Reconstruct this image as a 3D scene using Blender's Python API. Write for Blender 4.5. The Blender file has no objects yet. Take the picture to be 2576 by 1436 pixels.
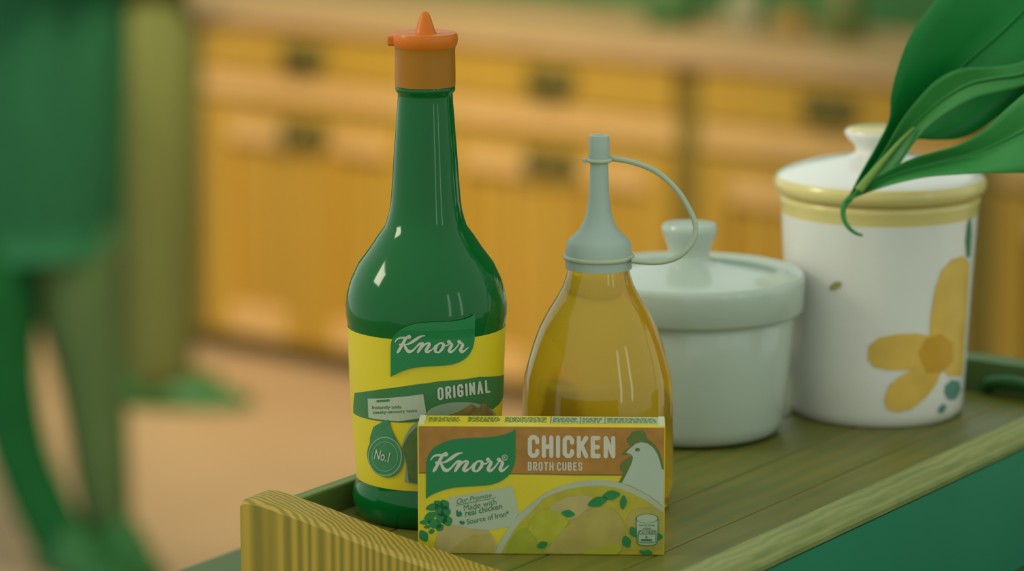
import bpy, bmesh, math, random
from mathutils import Vector, Matrix
from mathutils.geometry import tessellate_polygon

random.seed(7)
PI = math.pi
sc = bpy.context.scene
COL = sc.collection

# ---------------------------------------------------------------- camera, world, lights, exposure
F = 8500.0                       # focal length in pixels of the 2576 x 1436 frame
PITCH = math.radians(10.8)
CAM_H = 1.63
cam_d = bpy.data.cameras.new('camera')
cam = bpy.data.objects.new('camera', cam_d)
COL.objects.link(cam)
cam.location = (0, 0, CAM_H)
cam.rotation_euler = (PI / 2 - PITCH, 0, 0)
cam_d.sensor_width = 36.0
cam_d.lens = 36.0 * F / 2576.0
cam_d.clip_start = 0.05
cam_d.clip_end = 60
cam_d.dof.use_dof = True
cam_d.dof.focus_distance = 1.315
cam_d.dof.aperture_fstop = 7.4
sc.camera = cam

world = bpy.data.worlds.new('world')
sc.world = world
world.use_nodes = True
wb = world.node_tree.nodes['Background']
wb.inputs['Color'].default_value = (0.58, 0.66, 0.60, 1)
wb.inputs['Strength'].default_value = 1.38


def area(name, loc, target, sx, sy, power, color):
    d = bpy.data.lights.new(name, 'AREA')
    d.shape = 'RECTANGLE'
    d.size, d.size_y = sx, sy
    d.energy = power
    d.color = color
    o = bpy.data.objects.new(name, d)
    COL.objects.link(o)
    o.location = loc
    o.rotation_euler = (Vector(target) - Vector(loc)).to_track_quat('-Z', 'Y').to_euler()
    return o


# an added light on the cabinets, a window on the left of the room, a tall two-pane window behind the camera on the right
lamp = area('added_cabinet_light', (-0.25, 5.2, 2.75), (-0.85, 7.5, 0.45), 0.6, 0.6, 24, (1.0, 0.84, 0.56))  # added lamp, placed and aimed to brighten the left cabinets
lamp.data.spread = math.radians(75)
area('window_light_tray', (-1.9, 1.25, 2.45), (0.0, 1.4, 1.3), 0.5, 0.5, 15, (1.0, 0.92, 0.70))
area('pane_light_a', (1.75, -1.2, 2.0), (0, 1.3, 1.4), 0.16, 1.5, 3.0, (0.9, 1.0, 0.92))
area('pane_light_b', (2.45, -0.55, 2.0), (0, 1.3, 1.4), 0.16, 1.5, 3.0, (0.9, 1.0, 0.92))

vs = sc.view_settings
vs.view_transform = 'Standard'
vs.look = 'None'
vs.gamma = 1.0
vs.exposure = 0.0
vs.use_curve_mapping = False

# ---------------------------------------------------------------- geometry helpers
CP, SP = math.cos(PITCH), math.sin(PITCH)
CAMP = Vector((0, 0, CAM_H))


def ray(x, y):
    u, v = (x - 1288) / F, (y - 718) / F
    return Vector((u, CP - v * SP, -SP - v * CP))


def onz(x, y, z):
    r = ray(x, y)
    return CAMP + r * ((z - CAM_H) / r.z)


def on_depth(x, y, d):
    return CAMP + ray(x, y) * d


def on_y(x, y, Y):
    r = ray(x, y)
    return CAMP + r * (Y / r.y)


def depth_of(p):
    return p[1] * CP - (p[2] - CAM_H) * SP


def lin(c):
    return tuple(((v / 255 / 12.92) if v / 255 <= 0.04045 else ((v / 255 + 0.055) / 1.055) ** 2.4) for v in c)


def tag(o, label=None, cat=None, group=None, kind=None):
    if label: o['label'] = label
    if cat: o['category'] = cat
    if group: o['group'] = group
    if kind: o['kind'] = kind
    return o


def obj(name, bm, mat, parent=None, smooth=False, auto=None):
    me = bpy.data.meshes.new(name)
    bm.normal_update()
    bm.to_mesh(me)
    bm.free()
    if mat: me.materials.append(mat)
    if smooth:
        for p in me.polygons: p.use_smooth = True
    if auto is not None:
        me.set_sharp_from_angle(angle=math.radians(auto))
    o = bpy.data.objects.new(name, me)
    COL.objects.link(o)
    if parent: o.parent = parent
    return o


def empty(name, loc=(0, 0, 0), rz=0.0):
    o = bpy.data.objects.new(name, None)
    COL.objects.link(o)
    o.location = loc
    o.rotation_euler = (0, 0, rz)
    o.empty_display_size = 0.02
    return o


def box(bm, lo, hi, bev=0.0):
    r = bmesh.ops.create_cube(bm, size=1.0)
    vsx = r['verts']
    c = [(lo[i] + hi[i]) / 2 for i in range(3)]
    s = [hi[i] - lo[i] for i in range(3)]
    for v in vsx:
        v.co = Vector((c[0] + v.co.x * s[0], c[1] + v.co.y * s[1], c[2] + v.co.z * s[2]))
    if bev > 0:
        es = list({e for v in vsx for e in v.link_edges})
        bmesh.ops.bevel(bm, geom=es, offset=bev, segments=2, profile=0.5, affect='EDGES')
    return bm


def boxo(name, lo, hi, mat, parent=None, bev=0.0):
    return obj(name, box(bmesh.new(), lo, hi, bev), mat, parent)


def lathe(bm, prof, seg=64, c=(0, 0, 0)):
    rings = []
    for r, z in prof:
        if r < 1e-6:
            rings.append([bm.verts.new((c[0], c[1], c[2] + z))])
        else:
            rings.append([bm.verts.new((c[0] + r * math.cos(2 * PI * i / seg), c[1] + r * math.sin(2 * PI * i / seg), c[2] + z)) for i in range(seg)])
    for a, b in zip(rings, rings[1:]):
        for i in range(seg):
            j = (i + 1) % seg
            if len(a) == 1 and len(b) == 1: continue
            if len(a) == 1: bm.faces.new((a[0], b[j], b[i]))
            elif len(b) == 1: bm.faces.new((a[i], a[j], b[0]))
            else: bm.faces.new((a[i], a[j], b[j], b[i]))
    bmesh.ops.recalc_face_normals(bm, faces=bm.faces)
    return bm


def catmull(pts, n=6):
    pts = [tuple(p) for p in pts]
    P = [pts[0]] + pts + [pts[-1]]
    out = []
    for i in range(1, len(P) - 2):
        for k in range(n):
            t = k / n
            out.append(tuple(0.5 * (2 * b + (c - a) * t + (2 * a - 5 * b + 4 * c - d) * t * t + (3 * b - a - 3 * c + d) * t ** 3)
                             for a, b, c, d in zip(P[i - 1], P[i], P[i + 1], P[i + 2])))
    out.append(pts[-1])
    return out


def tube(bm, pts, rads, seg=12, flat=1.0):
    pts = [Vector(p) for p in pts]
    if not hasattr(rads, '__len__'): rads = [rads] * len(pts)
    rings = []
    up = Vector((0, 0, 1))
    for i, p in enumerate(pts):
        t = (pts[min(i + 1, len(pts) - 1)] - pts[max(i - 1, 0)]).normalized()
        a = t.cross(up)
        if a.length < 1e-3: a = t.cross(Vector((0, 1, 0)))
        a.normalize()
        b = a.cross(t).normalized()
        rings.append([bm.verts.new(p + (a * math.cos(2 * PI * k / seg) * flat + b * math.sin(2 * PI * k / seg)) * rads[i]) for k in range(seg)])
    for A, B in zip(rings, rings[1:]):
        for k in range(seg):
            bm.faces.new((A[k], A[(k + 1) % seg], B[(k + 1) % seg], B[k]))
    bm.faces.new(rings[0][::-1])
    bm.faces.new(rings[-1])
    bmesh.ops.recalc_face_normals(bm, faces=bm.faces)
    return bm


def prism(bm, pts, axis, a, b):
    """extrude a 2D outline between a and b; axis 'x','y','z' is the extrusion axis"""
    def co(p, w):
        return {'x': (w, p[0], p[1]), 'y': (p[0], w, p[1]), 'z': (p[0], p[1], w)}[axis]
    A = [bm.verts.new(co(p, a)) for p in pts]
    B = [bm.verts.new(co(p, b)) for p in pts]
    n = len(pts)
    for i in range(n):
        bm.faces.new((A[i], A[(i + 1) % n], B[(i + 1) % n], B[i]))
    bm.faces.new(A[::-1])
    bm.faces.new(B)
    bmesh.ops.recalc_face_normals(bm, faces=bm.faces)
    return bm


# ---------------------------------------------------------------- materials
MATS = {}


def mat(name, c, rough=0.5, var=0.06, scale=30.0, spec=0.5, coat=0.0, trans=0.0, ior=1.45, bump=0.0, stretch=(1, 1, 1), sss=0.0):
    if name in MATS: return MATS[name]
    m = bpy.data.materials.new(name)
    m.use_nodes = True
    nt = m.node_tree
    b = nt.nodes['Principled BSDF']
    L = lin(c)
    tc = nt.nodes.new('ShaderNodeTexCoord')
    mp = nt.nodes.new('ShaderNodeMapping')
    mp.inputs['Scale'].default_value = stretch
    nz = nt.nodes.new('ShaderNodeTexNoise')
    nz.inputs['Scale'].default_value = scale
    nz.inputs['Detail'].default_value = 4
    rp = nt.nodes.new('ShaderNodeValToRGB')
    rp.color_ramp.elements[0].position = 0.3
    rp.color_ramp.elements[1].position = 0.7
    rp.color_ramp.elements[0].color = (*[v * (1 - var) for v in L], 1)
    rp.color_ramp.elements[1].color = (*[min(1, v * (1 + var)) for v in L], 1)
    nt.links.new(tc.outputs['Object'], mp.inputs['Vector'])
    nt.links.new(mp.outputs['Vector'], nz.inputs['Vector'])
    nt.links.new(nz.outputs['Fac'], rp.inputs['Fac'])
    nt.links.new(rp.outputs['Color'], b.inputs['Base Color'])
    b.inputs['Roughness'].default_value = rough
    b.inputs['Specular IOR Level'].default_value = spec
    b.inputs['Coat Weight'].default_value = coat
    b.inputs['Coat Roughness'].default_value = 0.08
    b.inputs['Transmission Weight'].default_value = trans
    b.inputs['IOR'].default_value = ior
    if bump:
        bp = nt.nodes.new('ShaderNodeBump')
        bp.inputs['Strength'].default_value = bump
        bp.inputs['Distance'].default_value = 0.0005
        nt.links.new(nz.outputs['Fac'], bp.inputs['Height'])
        nt.links.new(bp.outputs['Normal'], b.inputs['Normal'])
    MATS[name] = m
    return m


def wood(name, c1, c2, mode, scale, rot=(0, 0, 0), loc=(0, 0, 0), stretch=(1, 1, 1), dist=2.0, rough=0.55, bump=0.25, noise_stretch=(1, 1, 1), mid=0.5):
    """mode RINGS: growth rings round the grain axis z; BANDS: stripes across x"""
    m = bpy.data.materials.new(name)
    m.use_nodes = True
    nt = m.node_tree
    b = nt.nodes['Principled BSDF']
    tc = nt.nodes.new('ShaderNodeTexCoord')
    mp = nt.nodes.new('ShaderNodeMapping')
    mp.inputs['Location'].default_value = loc
    mp.inputs['Rotation'].default_value = rot
    mp.inputs['Scale'].default_value = stretch
    w = nt.nodes.new('ShaderNodeTexWave')
    w.wave_type = mode
    if mode == 'RINGS': w.rings_direction = 'Z'
    else: w.bands_direction = 'X'
    w.inputs['Scale'].default_value = scale
    w.inputs['Distortion'].default_value = dist
    w.inputs['Detail'].default_value = 2
    w.inputs['Detail Scale'].default_value = 0.6
    rp = nt.nodes.new('ShaderNodeValToRGB')
    rp.color_ramp.elements[0].position = 0.1
    rp.color_ramp.elements[1].position = 0.85
    rp.color_ramp.elements[0].color = (*lin(c2), 1)
    rp.color_ramp.elements[1].color = (*lin(c1), 1)
    mp2 = nt.nodes.new('ShaderNodeMapping')
    mp2.inputs['Scale'].default_value = noise_stretch
    nz = nt.nodes.new('ShaderNodeTexNoise')
    nz.inputs['Scale'].default_value = 60
    nz.inputs['Detail'].default_value = 3
    mx = nt.nodes.new('ShaderNodeMix')
    mx.data_type = 'FLOAT'
    mx.inputs[0].default_value = mid
    nt.links.new(tc.outputs['Object'], mp.inputs['Vector'])
    nt.links.new(mp.outputs['Vector'], w.inputs['Vector'])
    nt.links.new(tc.outputs['Object'], mp2.inputs['Vector'])
    nt.links.new(mp2.outputs['Vector'], nz.inputs['Vector'])
    nt.links.new(w.outputs['Fac'], mx.inputs[2])
    nt.links.new(nz.outputs['Fac'], mx.inputs[3])
    nt.links.new(mx.outputs[0], rp.inputs['Fac'])
    nt.links.new(rp.outputs['Color'], b.inputs['Base Color'])
    b.inputs['Roughness'].default_value = rough
    b.inputs['Specular IOR Level'].default_value = 0.3
    if bump:
        bp = nt.nodes.new('ShaderNodeBump')
        bp.inputs['Strength'].default_value = bump
        bp.inputs['Distance'].default_value = 0.0004
        nt.links.new(mx.outputs[0], bp.inputs['Height'])
        nt.links.new(bp.outputs['Normal'], b.inputs['Normal'])
    MATS[name] = m
    return m


# ---------------------------------------------------------------- print helpers (flat print on real surfaces)
class Face:
    """vertical flat face: maps photo pixels and face coordinates (s, t) in metres"""
    def __init__(self, a, b):
        self.o = Vector(a)
        self.ex = (Vector(b) - Vector(a)).normalized()
        self.n = Vector((self.ex.y, -self.ex.x, 0))

    def st(self, x, y):
        r = ray(x, y)
        t = (self.o - CAMP).dot(self.n) / r.dot(self.n)
        q = CAMP + r * t - self.o
        return (q.dot(self.ex), q.z)

    def co(self, p, lift):
        return self.o + self.ex * p[0] + Vector((0, 0, p[1])) + self.n * lift

    slices = None


class Turned:
    """surface of a lathe-turned thing about a vertical axis; (phi, z) coordinates, phi = 0 faces the camera side"""
    def __init__(self, c, prof):
        self.c = Vector(c)
        self.prof = sorted((z, r) for r, z in prof)
        self.slices = (math.radians(5), 0.003)

    def r(self, z):
        P = self.prof
        if z <= P[0][0]: return P[0][1]
        for (z0, r0), (z1, r1) in zip(P, P[1:]):
            if z0 <= z <= z1: return r0 + (r1 - r0) * (z - z0) / max(1e-9, z1 - z0)
        return P[-1][1]

    def st(self, x, y):
        d = ray(x, y)
        rad = self.r(0.04)
        phi = z = 0
        for _ in range(6):
            ox, oy = CAMP.x - self.c.x, CAMP.y - self.c.y
            A = d.x ** 2 + d.y ** 2
            B = 2 * (ox * d.x + oy * d.y)
            C_ = ox * ox + oy * oy - rad * rad
            D = B * B - 4 * A * C_
            t = (-B - math.sqrt(max(D, 0))) / (2 * A)
            q = CAMP + d * t - self.c
            phi = math.atan2(q.x, -q.y)
            z = q.z
            rad = self.r(z)
        return (phi, z)

    def co(self, p, lift):
        r = self.r(p[1]) + lift
        return self.c + Vector((math.sin(p[0]) * r, -math.cos(p[0]) * r, p[1]))


def print_piece(name, surf, polys, mat_, parent, lift, scale_parent=None):
    """polys: list of outlines (or (verts, tris) pairs) in surface coordinates; one flat print mesh"""
    bm = bmesh.new()
    lay = bm.verts.layers.float.new('lift')
    for ip, P in enumerate(polys):
        if isinstance(P, tuple):
            verts, tris = P
        else:
            verts = P
            tris = tessellate_polygon([[Vector((p[0], p[1], 0)) for p in P]])
        vv = [bm.verts.new((p[0], p[1], 0)) for p in verts]
        for v in vv: v[lay] = (ip % 30) * 6e-6      # overlapping strokes lie a hair above one another
        for t in tris:
            if len(set(t)) < 3: continue
            try: bm.faces.new([vv[i] for i in t])
            except ValueError: pass
    if surf.slices:
        for ax, step in enumerate(surf.slices):
            lo = min(v.co[ax] for v in bm.verts)
            hi = max(v.co[ax] for v in bm.verts)
            k = math.floor(lo / step) + 1
            while k * step < hi:
                pc = Vector((0, 0, 0)); pc[ax] = k * step
                pn = Vector((0, 0, 0)); pn[ax] = 1
                bmesh.ops.bisect_plane(bm, geom=bm.verts[:] + bm.edges[:] + bm.faces[:], plane_co=pc, plane_no=pn, dist=1e-7)
                k += 1
    inv = parent.matrix_world.inverted() if parent else Matrix()
    for v in bm.verts:
        v.co = surf.co((v.co.x, v.co.y), lift + v[lay])
    # make normals face outwards
    bm.normal_update()
    for f in bm.faces:
        c = f.calc_center_median()
        out = surf.n if isinstance(surf, Face) else (c - Vector((surf.c.x, surf.c.y, c.z)))
        if f.normal.dot(out) < 0: f.normal_flip()
    if parent:
        pl = parent.location if parent.parent is None else parent.parent.location
        for v in bm.verts: v.co -= pl
    return obj(name, bm, mat_, parent)


def px(surf, pts):
    return [surf.st(*p) for p in pts]


def ell(cx, cy, rx, ry, rot=0, n=24):
    a = math.radians(rot)
    return [(cx + rx * math.cos(t) * math.cos(a) - ry * math.sin(t) * math.sin(a), cy + rx * math.cos(t) * math.sin(a) + ry * math.sin(t) * math.cos(a))
            for t in [2 * PI * i / n for i in range(n)]]


def leaf_px(cx, cy, rx, ry, rot=0):
    a = math.radians(rot)
    out = []
    for i in range(20):
        t = 2 * PI * i / 20
        x, y = rx * math.cos(t), ry * math.sin(t) * (1 - 0.35 * abs(math.cos(t)))
        out.append((cx + x * math.cos(a) - y * math.sin(a), cy + x * math.sin(a) + y * math.cos(a)))
    return out


def ring_px(cx, cy, r0, r1, n=28, k=1.0):
    V = [(cx + r0 * math.cos(2 * PI * i / n), cy + k * r0 * math.sin(2 * PI * i / n)) for i in range(n)] + \
        [(cx + r1 * math.cos(2 * PI * i / n), cy + k * r1 * math.sin(2 * PI * i / n)) for i in range(n)]
    T = []
    for i in range(n):
        j = (i + 1) % n
        T += [(i, j, n + j), (i, n + j, n + i)]
    return (V, T)


def stroke_px(path, n=6):
    """brush stroke (x, y, width) with round ends -> list of (verts, tris)"""
    P = catmull(path, n)
    V, T = [], []
    for i, (x, y, w) in enumerate(P):
        a, b = P[max(i - 1, 0)], P[min(i + 1, len(P) - 1)]
        dx, dy = b[0] - a[0], b[1] - a[1]
        l = math.hypot(dx, dy) or 1
        V += [(x - dy / l * w / 2, y + dx / l * w / 2), (x + dy / l * w / 2, y - dx / l * w / 2)]
        if i: T += [(2 * i - 2, 2 * i - 1, 2 * i + 1), (2 * i - 2, 2 * i + 1, 2 * i)]
    out = [(V, T)]
    for (x, y, w) in (P[0], P[-1]):
        out.append(ell(x, y, w / 2, w / 2, n=16))
    return out


def mp_px(surf, items, fn=lambda p: p):
    out = []
    for it in items:
        if isinstance(it, tuple): out.append(([surf.st(*fn(p)) for p in it[0]], it[1]))
        else: out.append([surf.st(*fn(p)) for p in it])
    return out


_TXT = {}


def text_raw(s, bold=0.0, shear=0.0):
    key = (s, bold, shear)
    if key in _TXT: return _TXT[key]
    cu = bpy.data.curves.new('t', 'FONT')
    cu.body = s
    cu.offset = bold
    cu.shear = shear
    cu.resolution_u = 4
    o = bpy.data.objects.new('t', cu)
    COL.objects.link(o)
    dg = bpy.context.evaluated_depsgraph_get()
    me = bpy.data.meshes.new_from_object(o.evaluated_get(dg))
    V = [(v.co.x, v.co.y) for v in me.vertices]
    me.calc_loop_triangles()
    T = [tuple(t.vertices) for t in me.loop_triangles]
    bpy.data.objects.remove(o)
    bpy.data.curves.remove(cu)
    bpy.data.meshes.remove(me)
    x0, x1 = min(v[0] for v in V), max(v[0] for v in V)
    y0, y1 = min(v[1] for v in V), max(v[1] for v in V)
    V = [((v[0] - x0) / (x1 - x0), (v[1] - y0) / (y1 - y0)) for v in V]
    _TXT[key] = (V, T)
    return V, T


def text_px(s, bl, br, tl, tr, bold=0.0, shear=0.0):
    V, T = text_raw(s, bold, shear)
    out = []
    for a, b in V:
        x = (bl[0] * (1 - a) + br[0] * a) * (1 - b) + (tl[0] * (1 - a) + tr[0] * a) * b
        y = (bl[1] * (1 - a) + br[1] * a) * (1 - b) + (tl[1] * (1 - a) + tr[1] * a) * b
        out.append((x, y))
    return (out, T)


_CAPS = {
    'C': [[(1, .74), (1, .88), (.72, 1), (.28, 1), (0, .88), (0, .12), (.28, 0), (.72, 0), (1, .12), (1, .26)]],
    'H': [[(0, 0), (0, 1)], [(1, 0), (1, 1)], [(0, .5), (1, .5)]], 'I': [[(0, 0), (0, 1)]],
    'K': [[(0, 0), (0, 1)], [(1, 1), (.08, .42)], [(.35, .6), (1, 0)]],
    'E': [[(.9, 1), (0, 1), (0, 0), (.9, 0)], [(0, .5), (.8, .5)]], 'N': [[(0, 0), (0, 1), (1, 0), (1, 1)]],
    'B': [[(0, .52), (.7, .52), (1, .64), (1, .88), (.7, 1), (0, 1), (0, 0), (.7, 0), (1, .12), (1, .4), (.7, .52)]],
    'R': [[(0, 0), (0, 1), (.7, 1), (1, .88), (1, .6), (.7, .46), (0, .46)], [(.5, .46), (1, 0)]],
    'O': [[(.28, 1), (.72, 1), (1, .88), (1, .12), (.72, 0), (.28, 0), (0, .12), (0, .88), (.28, 1)]],
    'T': [[(.5, 0), (.5, 1)], [(0, 1), (1, 1)]], 'U': [[(0, 1), (0, .12), (.28, 0), (.72, 0), (1, .12), (1, 1)]],
    'S': [[(1, .77), (1, .88), (.72, 1), (.28, 1), (0, .88), (0, .66), (.28, .55), (.72, .45), (1, .34), (1, .12), (.72, 0), (.28, 0), (0, .12), (0, .23)]],
    'G': [[(1, .74), (1, .88), (.72, 1), (.28, 1), (0, .88), (0, .12), (.28, 0), (.72, 0), (1, .12), (1, .44), (.62, .44)]],
    'A': [[(0, 0), (.5, 1), (1, 0)], [(.2, .33), (.8, .33)]], 'L': [[(0, 1), (0, 0), (.9, 0)]]}


def caps_px(s, bl, br, tl, tr, st=0.2, wid=0.32, gap=0.12):
    """condensed bold capitals drawn with a constant stroke between four corners; returns polygons"""
    x, cells = 0.0, []
    for ch in s:
        if ch == ' ':
            x += 0.24
            continue
        w = 0.0 if ch == 'I' else wid * (0.85 if ch in 'EL' else 1.0)
        cells.append((ch, x + st / 2, w))
        x += w + st + gap
    W = x - gap
    out = []

    def mp(a, b):
        a /= W
        return tuple((bl[i] * (1 - a) + br[i] * a) * (1 - b) + (tl[i] * (1 - a) + tr[i] * a) * b for i in (0, 1))
    for ch, x0, w in cells:
        for path in _CAPS[ch]:
            P = [(x0 + p[0] * w, st / 2 + p[1] * (1 - st)) for p in path]
            for a, b in zip(P, P[1:]):
                dx, dy = b[0] - a[0], b[1] - a[1]
                l = math.hypot(dx, dy) or 1
                nx, ny = -dy / l * st / 2, dx / l * st / 2
                out.append([mp(a[0] + nx, a[1] + ny), mp(b[0] + nx, b[1] + ny), mp(b[0] - nx, b[1] - ny), mp(a[0] - nx, a[1] - ny)])
            for p in P:
                out.append([mp(*q) for q in ell(p[0], p[1], st / 2, st / 2, n=12)])
    return out


# the leaf-shaped emblem and its script lettering, in unit coordinates (0..1 across, 0..1 down)
_L4 = [(1643, 65), (1600, 110), (1530, 150), (1440, 183), (1330, 207), (1200, 228), (1050, 238), (900, 241), (760, 247), (610, 258), (480, 280), (360, 320),
       (270, 362), (190, 415), (120, 480), (70, 550), (38, 640), (25, 720), (21, 800), (20, 1412), (70, 1370), (130, 1332), (230, 1285), (350, 1240), (500, 1205),
       (650, 1187), (800, 1176), (950, 1168), (1080, 1160), (1200, 1142), (1320, 1105), (1420, 1050), (1500, 985), (1560, 900), (1605, 800), (1632, 700), (1643, 600)]
EMBLEM = [((x - 20) / 1623, (y - 65) / 1347) for x, y in _L4]


def _u2(p):
    X, Y = 900 + p[0] / 5.983, 600 + p[1] / 5.983
    return ((X - 879.6) / 779.7, (Y - 411.2) / 647.1)


def _u3(p):
    X, Y = 1250 + p[0] / 6.133, 640 + p[1] / 6.133
    return ((X - 879.6) / 779.7, (Y - 411.2) / 647.1)


_S2 = [[(130, 600, 52), (185, 490, 75), (280, 395, 95), (400, 342, 115), (540, 332, 130), (680, 338, 145), (800, 310, 190), (905, 280, 250)],
       [(712, 380, 175), (640, 530, 172), (560, 690, 172), (440, 920, 172), (330, 1130, 172), (275, 1215, 120)],
       [(410, 748, 142), (480, 750, 140), (560, 760, 130)],
       [(650, 735, 90), (760, 733, 90), (870, 705, 110), (1020, 622, 150), (1200, 490, 180), (1380, 350, 170), (1520, 265, 135), (1650, 222, 90), (1765, 207, 64)],
       [(640, 760, 120), (690, 870, 140), (750, 1000, 165), (830, 1120, 195), (920, 1170, 190), (1050, 1140, 150), (1190, 1020, 108), (1320, 870, 100), (1440, 735, 115), (1545, 668, 130), (1640, 670, 140)],
       [(1655, 690, 185), (1600, 810, 185), (1510, 990, 178), (1430, 1140, 165), (1395, 1200, 120)],
       [(1560, 1030, 80), (1640, 900, 90), (1740, 780, 100), (1850, 690, 120), (1960, 660, 130), (2030, 690, 160), (2010, 790, 185), (1935, 920, 185), (1865, 1060, 195), (1870, 1160, 190), (1960, 1185, 140), (2080, 1110, 110), (2154, 1060, 90)]]
_S3 = [[(-10, 905, 90), (90, 820, 78), (200, 690, 90), (290, 570, 110)],
       [(560, 425, 110), (680, 440, 140), (730, 540, 175), (700, 680, 185), (610, 840, 170), (490, 970, 120), (390, 998, 112), (275, 950, 150), (255, 850, 180), (295, 700, 170), (375, 560, 140), (460, 465, 118), (560, 425, 110)],
       [(780, 545, 90), (860, 580, 94), (960, 550, 76), (1040, 490, 70), (1100, 450, 90)],
       [(1040, 345, 225), (1041, 346, 225)],
       [(1080, 400, 140), (1160, 440, 130), (1200, 530, 180), (1150, 660, 185), (1080, 790, 185), (1060, 900, 195), (1110, 975, 165), (1200, 960, 145), (1310, 870, 115), (1430, 735, 92), (1540, 585, 82), (1620, 475, 80), (1680, 440, 90)],
       [(1620, 345, 225), (1621, 346, 225)],
       [(1660, 400, 140), (1760, 440, 130), (1815, 530, 180), (1775, 660, 185), (1715, 790, 185), (1705, 900, 195), (1755, 975, 165), (1840, 955, 145), (1950, 870, 110), (2060, 765, 78), (2140, 695, 58)]]
SCRIPT = []
for s_ in _S2:
    for it in stroke_px(s_, 5):
        SCRIPT.append(([_u2(p) for p in it[0]], it[1]) if isinstance(it, tuple) else [_u2(p) for p in it])
for s_ in _S3:
    for it in stroke_px(s_, 5):
        SCRIPT.append(([_u3(p) for p in it[0]], it[1]) if isinstance(it, tuple) else [_u3(p) for p in it])

# ================================================================ THE ROOM
ZT = 1.28658            # height of the tray's floor
m_floor = mat('floor_tiles', (176, 144, 106), 0.6, 0.10, 1.2)
m_wall = mat('wall_paint', (58, 112, 63), 0.8, 0.15, 2.0)
tag(boxo('floor', (-6, -3, -0.1), (7, 13, 0.0), m_floor), kind='structure')

CA = math.atan2(-0.625, 0.781)          # direction of the cabinet run, left to right
cab0 = Vector((-0.725, 7.75, 0))        # front bottom left corner of the first unit in view
CW = 0.70


def cab_frame(x, y=0.0, z=0.0):
    """cabinet run coordinates: x along, y backwards, z up -> world"""
    return cab0 + Vector((math.cos(CA) * x - math.sin(CA) * y, math.sin(CA) * x + math.cos(CA) * y, z))


wall = boxo('wall_back', (-4.2, 0.56, 0.0), (5.6, 0.66, 2.6), m_wall)
wall.location = cab0
wall.rotation_euler = (0, 0, CA)
tag(wall, kind='structure')

wall = boxo('shade_wall', (1.45, 2.2, 0.0), (1.55, 6.0, 2.6), mat('shade_wall_dark', (66, 84, 44), 0.8, 0.1, 2.0))  # unseen dark wall, added to cut ambient light on the right cabinets
tag(wall, kind='structure')

# ---------------------------------------------------------------- kitchen cabinets
m_cab = wood('cabinet_wood', (191, 152, 57), (171, 130, 43), 'BANDS', 8.0, stretch=(1, 1, 0.1), dist=3, rough=0.5, bump=0.0, noise_stretch=(0.4, 0.4, 0.05))
m_carc = mat('cabinet_carcass', (128, 108, 38), 0.6, 0.08, 6)
m_pale = mat('pale_rail_wood', (214, 170, 104), 0.5, 0.06, 8)
m_dark = mat('dark_pull', (98, 96, 38), 0.5, 0.1, 40)
m_top = mat('worktop', (184, 148, 104), 0.45, 0.10, 5)


def cup_pull(parent, x, z, w, h):
    """half-round dark cup handle standing out of the front"""
    bm = bmesh.new()
    n = 10
    rows = []
    for i in range(n + 1):
        a = PI * i / n
        rows.append([bm.verts.new((x - w / 2 * math.cos(a), -0.002 - 0.030 * math.sin(a) * k, z + h * (0.5 - q))) for k, q in ((0.15, 0.0), (0.7, 0.12), (1.0, 0.45), (0.95, 1.0))])
    for A, B in zip(rows, rows[1:]):
        for k in range(3): bm.faces.new((A[k], B[k], B[k + 1], A[k + 1]))
    bmesh.ops.solidify(bm, geom=bm.faces[:], thickness=0.003)
    bmesh.ops.recalc_face_normals(bm, faces=bm.faces)
    return obj('pull', bm, m_dark, parent, smooth=True)


def make_cabinet(i, label):
    root = empty('kitchen_cabinet', cab_frame(i * CW), CA)
    tag(root, label, 'cabinet', 'base cabinets along the back wall')
    W = CW - 0.004
    boxo('carcass', (0.002, 0.02, 0.05), (W, 0.54, 0.775), m_carc, root)
    boxo('plinth', (0.002, 0.05, 0.0), (W, 0.50, 0.05), m_carc, root)
    boxo('face_stile', (0.002, -0.004, 0.05), (0.03, 0.02, 0.775), m_carc, root)
    boxo('face_stile', (W - 0.028, -0.004, 0.05), (W, 0.02, 0.775), m_carc, root)
    boxo('face_rail', (0.03, -0.012, 0.608), (W - 0.028, 0.02, 0.662), m_pale, root, 0.004)
    dr = boxo('drawer', (0.034, -0.016, 0.668), (W - 0.032, 0.02, 0.772), m_cab, root, 0.004)
    cup_pull(dr, CW / 2, 0.722, 0.13, 0.042).location = (0, -0.016, 0)
    half = (W - 0.066) / 2
    for k in range(2):
        x0 = 0.034 + k * (half + 0.002)
        x1 = x0 + half - 0.002
        d = empty('door', (0, 0, 0)); d.parent = root
        boxo('door_stile', (x0, -0.016, 0.056), (x0 + 0.07, 0.02, 0.594), m_cab, d, 0.004)
        boxo('door_stile', (x1 - 0.07, -0.016, 0.056), (x1, 0.02, 0.594), m_cab, d, 0.004)
        boxo('door_rail', (x0 + 0.07, -0.014, 0.505), (x1 - 0.07, 0.02, 0.560), m_pale, d, 0.004)
        boxo('door_rail', (x0 + 0.07, -0.016, 0.560), (x1 - 0.07, 0.02, 0.594), m_cab, d, 0.004)
        boxo('door_rail', (x0 + 0.07, -0.014, 0.056), (x1 - 0.07, 0.02, 0.125), m_pale, d, 0.004)
        nb = 3
        bw = (x1 - x0 - 0.14) / nb
        for q in range(nb):
            boxo('panel_board', (x0 + 0.07 + q * bw + 0.002, 0.002, 0.125), (x0 + 0.07 + (q + 1) * bw - 0.002, 0.02, 0.505), m_cab, d, 0.004)
        hx = x1 - 0.035 if k == 0 else x0 + 0.035
        cup_pull(d, hx, 0.545, 0.06, 0.05).location = (0, -0.016, 0)
    return root


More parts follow.
